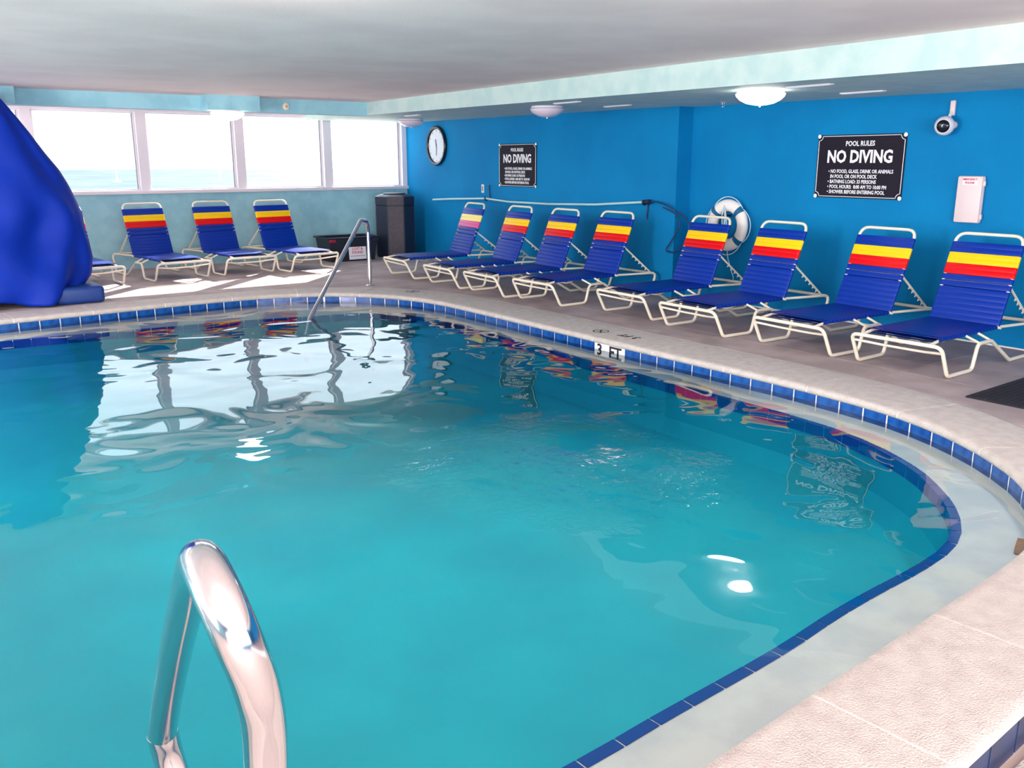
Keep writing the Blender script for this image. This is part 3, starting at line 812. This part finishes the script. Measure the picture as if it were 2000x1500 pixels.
for k in range(12):
    bm = bmesh.new(); add_box(bm, -.006, .006, .215, .24, .022, .024); done(bm, 'hour_mark', M['ink_grey'], ck, None, (0, 0, R(30 * k)))

def rules_sign(label, mw):
    t = wthing('pool_rules_sign', label, 'sign', mw, 'black pool rules signs')
    w, h = 0.455, 0.288
    box('board', -w, w, -h, h, 0.0, 0.012, M['sign'], t, 0.002, 1)
    bm = bmesh.new(); e = 0.012; i = 0.007
    pts = []
    r = 0.04; a0 = w - e; b0 = h - e
    for cx, cy, s0 in ((a0, b0, 180), (-a0, b0, 270), (-a0, -b0, 0), (a0, -b0, 90)):
        arc = [(cx + r * math.cos(R(s0 + 90 - k * 15)), cy + r * math.sin(R(s0 + 90 - k * 15)), 0.0125) for k in range(7)]
        pts += arc
    pts = []
    for cx, cy, a1, a2 in ((a0, b0, 270, 180), (-a0, b0, 360, 270), (-a0, -b0, 90, 0), (a0, -b0, 180, 90)):
        pts += [(cx + r * math.cos(R(a1 + (a2 - a1) * k / 6)), cy + r * math.sin(R(a1 + (a2 - a1) * k / 6)), 0.0125) for k in range(7)]
    add_tube(bm, pts, 0.0035, 4, True, flat=1.0)
    done(bm, 'border_line', M['sign_white'], t)
    for cx, cy in ((a0, b0), (-a0, b0), (-a0, -b0), (a0, -b0)):
        lathe('corner_cap', [(0, .019), (.012, .017), (.019, .013), (.019, .011), (0, .011)], M['sign_white'], t, 14, Matrix.Translation((cx, cy, 0)))
    Z0 = 0.0135
    def tx(s, x, y, size, b, al='CENTER', sx=1.0):
        return text_mesh('lettering', s, size, M['sign_white'], t, Matrix.Translation((x, y, Z0)), bold=b, align=al, sx=sx)
    tx('POOL RULES', 0, .205, .062, .0016, sx=.86)
    tx('NO DIVING', 0, .085, .155, .0052, sx=.84)
    for s, y, x in (('\u2022 NO FOOD, GLASS, DRINK OR ANIMALS', -.045, -.315), ('IN POOL OR ON POOL DECK', -.092, -.292), ('\u2022 BATHING LOAD: 33 PERSONS', -.139, -.315),
                    ('\u2022 POOL HOURS:  8:00 AM TO 10:00 PM', -.186, -.315), ('\u2022 SHOWER BEFORE ENTERING POOL', -.233, -.315)):
        tx(s, x, y, .046, .0011, 'LEFT', .80)
    return t
rules_sign('black POOL RULES NO DIVING sign above the far lounges', wallmat(10.28, 1.445, 0.001))
rules_sign('larger looking black POOL RULES NO DIVING sign, right of the life ring', wallmat(5.065, 1.452, 0.001, False))

ph = wthing('emergency_phone_box', 'pale pink emergency phone box on the blue wall at the right', 'phone box', wallmat(3.98, 1.19, 0.0, False))
bm = bmesh.new(); add_box(bm, -.108, .108, -.192, .192, 0.0, 0.045, 0.016, 3); smooth_angle(done(bm, 'housing', M['phone'], ph), 40)
bm = bmesh.new(); add_box(bm, -.104, .104, -.188, .188, 0.040, 0.052, 0.010, 2)
dr = smooth_angle(done(bm, 'door', M['phone'], ph), 40)
bm = bmesh.new(); add_box(bm, -.062, .062, .120, .180, 0.0515, 0.0535); lb = done(bm, 'notice', M['paper'], ph)
text_mesh('lettering', 'EMERGENCY', .024, M['ink_red'], lb, Matrix.Translation((0, .164, .0542)), bold=.0006, sx=.9)
text_mesh('lettering', 'PHONE', .024, M['ink_red'], lb, Matrix.Translation((0, .136, .0542)), bold=.0006)
for yy in (.13, -.14):
    box('hinge', .106, .118, yy - .02, yy + .02, .015, .035, M['phone'], ph, 0.003)

cm = wthing('security_camera', 'white ball security camera with dark lens, hanging from the blue wall', 'camera', wallmat(4.22, 1.80, 0.0, False))
box('mount_plate', -.022, .022, .07, .195, 0.0, 0.03, M['phone'], cm, 0.01, 3)
tube('bracket', [(0, .10, .02), (0, .07, .05), (0, .03, .06)], .014, M['white_paint'], cm, sides=10)
lathe('wall_boss', [(0, .0), (.03, .0), (.034, .03), (.02, .045), (0, .045)], M['phone'], cm, 20, Matrix.Translation((.02, -.005, 0)))
d = Vector((.30, .12, 1)).normalized()
q = Matrix.Translation((-.01, -.01, .085)) @ Vector((.22, -.12, 0.95)).to_track_quat('Z', 'Y').to_matrix().to_4x4() @ Matrix.Scale(1.28, 4)
lathe('camera_shell', [(0, -.055), (.035, -.045), (.055, -.02), (.062, .01), (.058, .035), (.045, .048), (.040, .046)], M['white_paint'], cm, 28, q)
lathe('lens_window', [(.043, .042), (.038, .052), (.02, .058), (0, .06)], M['cam_black'], cm, 28, q)

# lifebuoy
lb = wthing('life_ring', 'white life ring with teal bands and rope hanging on the blue wall', 'life ring', wallmat(6.55, 0.835, 0.0, False))
RR, rr = 0.205, 0.064
bm = bmesh.new(); na, nb = 64, 14; rg = []
for i in range(na):
    a = 2 * math.pi * i / na
    rg.append([bm.verts.new(((RR + rr * math.cos(2 * math.pi * j / nb)) * math.cos(a), (RR + rr * math.cos(2 * math.pi * j / nb)) * math.sin(a) * 1.02, .055 + .05 * math.sin(2 * math.pi * j / nb))) for j in range(nb)])
for i in range(na):
    for j in range(nb): bm.faces.new((rg[i][j], rg[(i + 1) % na][j], rg[(i + 1) % na][(j + 1) % nb], rg[i][(j + 1) % nb]))
done(bm, 'ring_body', M['ring'], lb, smooth=True)
for a0 in (42, 138, 222, 318):
    bm = bmesh.new(); rg = []
    for i in range(5):
        a = R(a0 - 7 + 14 * i / 4)
        rg.append([bm.verts.new(((RR + (rr + .003) * math.cos(2 * math.pi * j / nb)) * math.cos(a), (RR + (rr + .003) * math.cos(2 * math.pi * j / nb)) * math.sin(a) * 1.02, .055 + .053 * math.sin(2 * math.pi * j / nb))) for j in range(nb)])
    for i in range(4):
        for j in range(nb): bm.faces.new((rg[i][j], rg[i + 1][j], rg[i + 1][(j + 1) % nb], rg[i][(j + 1) % nb]))
    done(bm, 'band', M['band'], lb, smooth=True)
bm = bmesh.new()
for s, e, bul in ((42, -42, .30), (42, 138, .285), (138, 222, .285), (222, 318, .30)):
    pts = []
    for k in range(11):
        t = k / 10; a = R(s + (e - s) * t); rad = RR + rr + (bul - RR - rr + .015) * math.sin(math.pi * t)
        pts.append((rad * math.cos(a), rad * math.sin(a), .06))
    add_tube(bm, pts, .0055, 6)
done(bm, 'grab_rope', M['rope'], lb, smooth=True)
bm = bmesh.new()
add_tube(bm, [(-.01, .21, .11), (-.03, .10, .115), (-.02, -.02, .115), (.0, -.12, .115)], .006, 6)
add_tube(bm, [(-.01, .21, .11), (.03, .08, .115), (.045, -.04, .115), (.03, -.14, .115)], .006, 6)
add_tube(bm, [(.07, -.24, .08), (.02, -.28, .06), (.03, -.36, .05), (.10, -.55, .03), (.10, -.60, .03), (.0, -.62, .03)], .005, 6)
add_tube(bm, [(.0, .15, .11), (.005, -.16, .12), (.02, -.16, .12), (.018, .13, .12)], .006, 6)
done(bm, 'throw_line', M['rope'], lb, smooth=True)
lathe('hanging_hook', [(0, 0), (.012, 0), (.012, .12), (0, .125)], M['hook'], lb, 10, Matrix.Translation((-.01, .10, 0)))

# telescopic pole on two hooks, with its hose
pl = thing('skimmer_pole', 'long pale telescopic pole lying on two dark hooks along the blue wall', 'pole')
pp = [(12.58, .905), (12.0, .935), (11.0, .975), (10.4, .950), (9.45, .955), (8.5, .985), (7.56, 1.05)]
P3 = [Vector((farx(y) - 0.07, y, z)) for y, z in pp]
tube('pole_tube', P3, .0155, M['pole'], pl, rad=1.5, sides=10, n=6)
tube('end_clamp', [P3[-1] + Vector((0, .06, -.003)), P3[-1] + Vector((0, -.05, .003))], .026, M['hook'], pl, sides=10)
hs = thing('hose', 'thin dark hose looping down from the end of the wall pole', 'hose')
def jx(y): return (farx(y) if y > 7.17 else 7.56)
hp = [(7.28, 7.52, 1.05), (7.27, 7.40, 1.06), (7.27, 7.20, 1.02), (7.40, 7.06, .90), (7.45, 6.98, .74), (7.42, 7.03, .60), (7.30, 7.16, .50), (7.30, 7.26, .52), (7.30, 7.18, .62), (7.36, 7.09, .82), (7.34, 7.14, .93), (7.28, 7.3, 1.0)]
tube('hose_loop', hp, .008, M['hose'], hs, rad=.25, sides=8, n=5)
def hook(y, z, up, label):
    h = wthing('pole_hook', label, 'hook', wallmat(y, z, 0.0), 'pole hooks on the blue wall')
    box('hook_plate', -.014, .014, -.035, .035, 0, .012, M['hook'], h, 0.003)
    s = 1 if up else -1
    tube('hook_arm', [(0, -.0, .01), (0, -.028, .07), (0, -.01, .10), (0, .03, .10)], .009, M['hook'], h, rad=.02)
    tube('hook_tail', [(0, s * .03, .012), (0.004, s * .10, .02), (-.006, s * .15, .02), (.006, s * .19, .022)], .008, M['hook'], h, rad=.02)
hook(10.98, 0.975, True, 'dark hook holding the pole above the lounge with faded straps')
hook(7.60, 1.04, False, 'dark hook holding the pole end beside the hose')
ot = wthing('wall_outlet', 'small white outlet plate left of the far rules sign', 'outlet', wallmat(11.19, 1.11, 0.0))
box('plate', -.036, .036, -.06, .06, 0, .006, M['outlet'], ot, 0.002, 1)
box('socket', -.015, .015, -.035, .035, .005, .008, M['ink_grey'], ot, 0.001, 1)

# ------------------------------------------------------------------ ceiling fittings
def globe(x, y, z, rad, lit, label, grp='ceiling globes'):
    t = thing('ceiling_light', label, 'ceiling light', (x, y, z), 0, grp)
    lathe('base_ring', [(0, 0.0), (rad * .93, 0.0), (rad * .95, -.018), (rad * .8, -.02), (0, -.02)], M['white_paint'], t, 32)
    k = rad / .2
    lathe('glass_dome', [(rad * .90, -.018), (rad, -.028), (rad * .97, -.045), (rad * .82, -.075), (rad * .55, -.102 ), (rad * .25, -.114), (0, -.118)], M['globe_on' if lit else 'globe_off'], t, 40)
    tube('finial', [(0, 0, -.115), (0, 0, -.13)], .008, M['white_paint'], t)
    return t
globe(6.13, 5.08, 2.063, .20, True, 'brightly lit ceiling globe under the soffit, nearest the camera')
globe(6.25, 8.10, 2.083, .185, False, 'unlit frosted ceiling globe under the soffit between the two rules signs')
globe(6.82, 12.15, 2.108, .19, False, 'unlit frosted ceiling globe under the soffit by the window corner')
globe(3.78, 11.28, 2.097, .20, True, 'lit white globe below the beam block in front of the windows')
vl = ['vent slot beside the lit globe, next to the soffit edge', 'vent slot right of the lit globe, nearer the wall', 'vent slot by the unlit middle globe, next to the soffit edge',
      'vent slot behind the unlit middle globe, nearer the wall', 'vent slot near the window corner, next to the soffit edge']
for i, (x, y, dx) in enumerate(((5.97, 4.49, 0), (6.88, 4.64, 0), (5.93, 7.36, 0), (6.72, 7.48, 0), (6.2, 11.0, 0))):
    z = sz(y)
    t = thing('vent_slot', vl[i], 'vent', (x, y, z + .001), R(-3), 'slim white vent slots in the soffit')
    box('slot_frame', -.028, .028, -.21, .21, -.010, 0.0, M['white_paint'], t, 0.003, 1)
    box('louver', -.016, -.005, -.20, .20, -.013, -.009, M['slot'], t); box('louver', .005, .016, -.20, .20, -.013, -.009, M['slot'], t)
def sprinkler(x, y, label):
    t = thing('fire_sprinkler', label, 'sprinkler', (x, y, sz(y)), 0, 'sprinkler heads')
    lathe('cover_plate', [(0, 0), (.034, 0), (.036, -.004), (.012, -.012), (0, -.012)], M['sprinkler'], t, 18)
    tube('frame_arm', [(-.012, 0, -.01), (-.014, 0, -.03), (0, 0, -.045), (.014, 0, -.03), (.012, 0, -.01)], .003, M['sprinkler'], t, sides=6)
    lathe('deflector', [(0, -.045), (.016, -.046), (.016, -.049), (0, -.05)], M['sprinkler'], t, 14)
sprinkler(7.1, 6.34, 'small chrome sprinkler head under the soffit, right of the wall jog')
sprinkler(6.35, 8.50, 'small chrome sprinkler head beside the unlit middle globe')
sm = thing('smoke_detector', 'small round cream detector on the front of the beam', 'detector', (4.578, 11.40, 2.178))
lathe('detector_base', [(0, 0), (.042, 0), (.044, .012), (.03, .022), (0, .022)], M['cream'], sm, 22, Matrix.Rotation(R(90), 4, 'X'))
lathe('sensor_cap', [(0, .022), (.014, .022), (.012, .034), (0, .036)], M['tan'], sm, 14, Matrix.Rotation(R(90), 4, 'X'))

# ------------------------------------------------------------------ mat, ledge grate, red mark
mt = thing('rubber_mat', 'black ribbed rubber mat on the deck at the right edge', 'mat', (5.70, 2.88, 0), R(2))
box('mat_body', 0, 1.25, -2.0, 0, 0.0, 0.010, M['mat'], mt)
bm = bmesh.new()
for k in range(52): add_box(bm, .02, 1.23, -1.985 + k * .038, -1.97 + k * .038, .010, .0135)
o = done(bm, 'ribs', M['mat'], mt); o['kind'] = 'stuff'
tg = thing('return_grate', 'small tan slatted grate on the shallow ledge at the pool corner', 'grate', (3.975, 1.665, LEDGE_Z + .002), R(20))
box('grate_body', -.055, .075, -.035, .035, 0, .03, M['tan'], tg, 0.003, 1)
for k in range(6): box('slat', -.05 + k * .021, -.042 + k * .021, -.033, .033, .029, .034, M['tan'], tg)
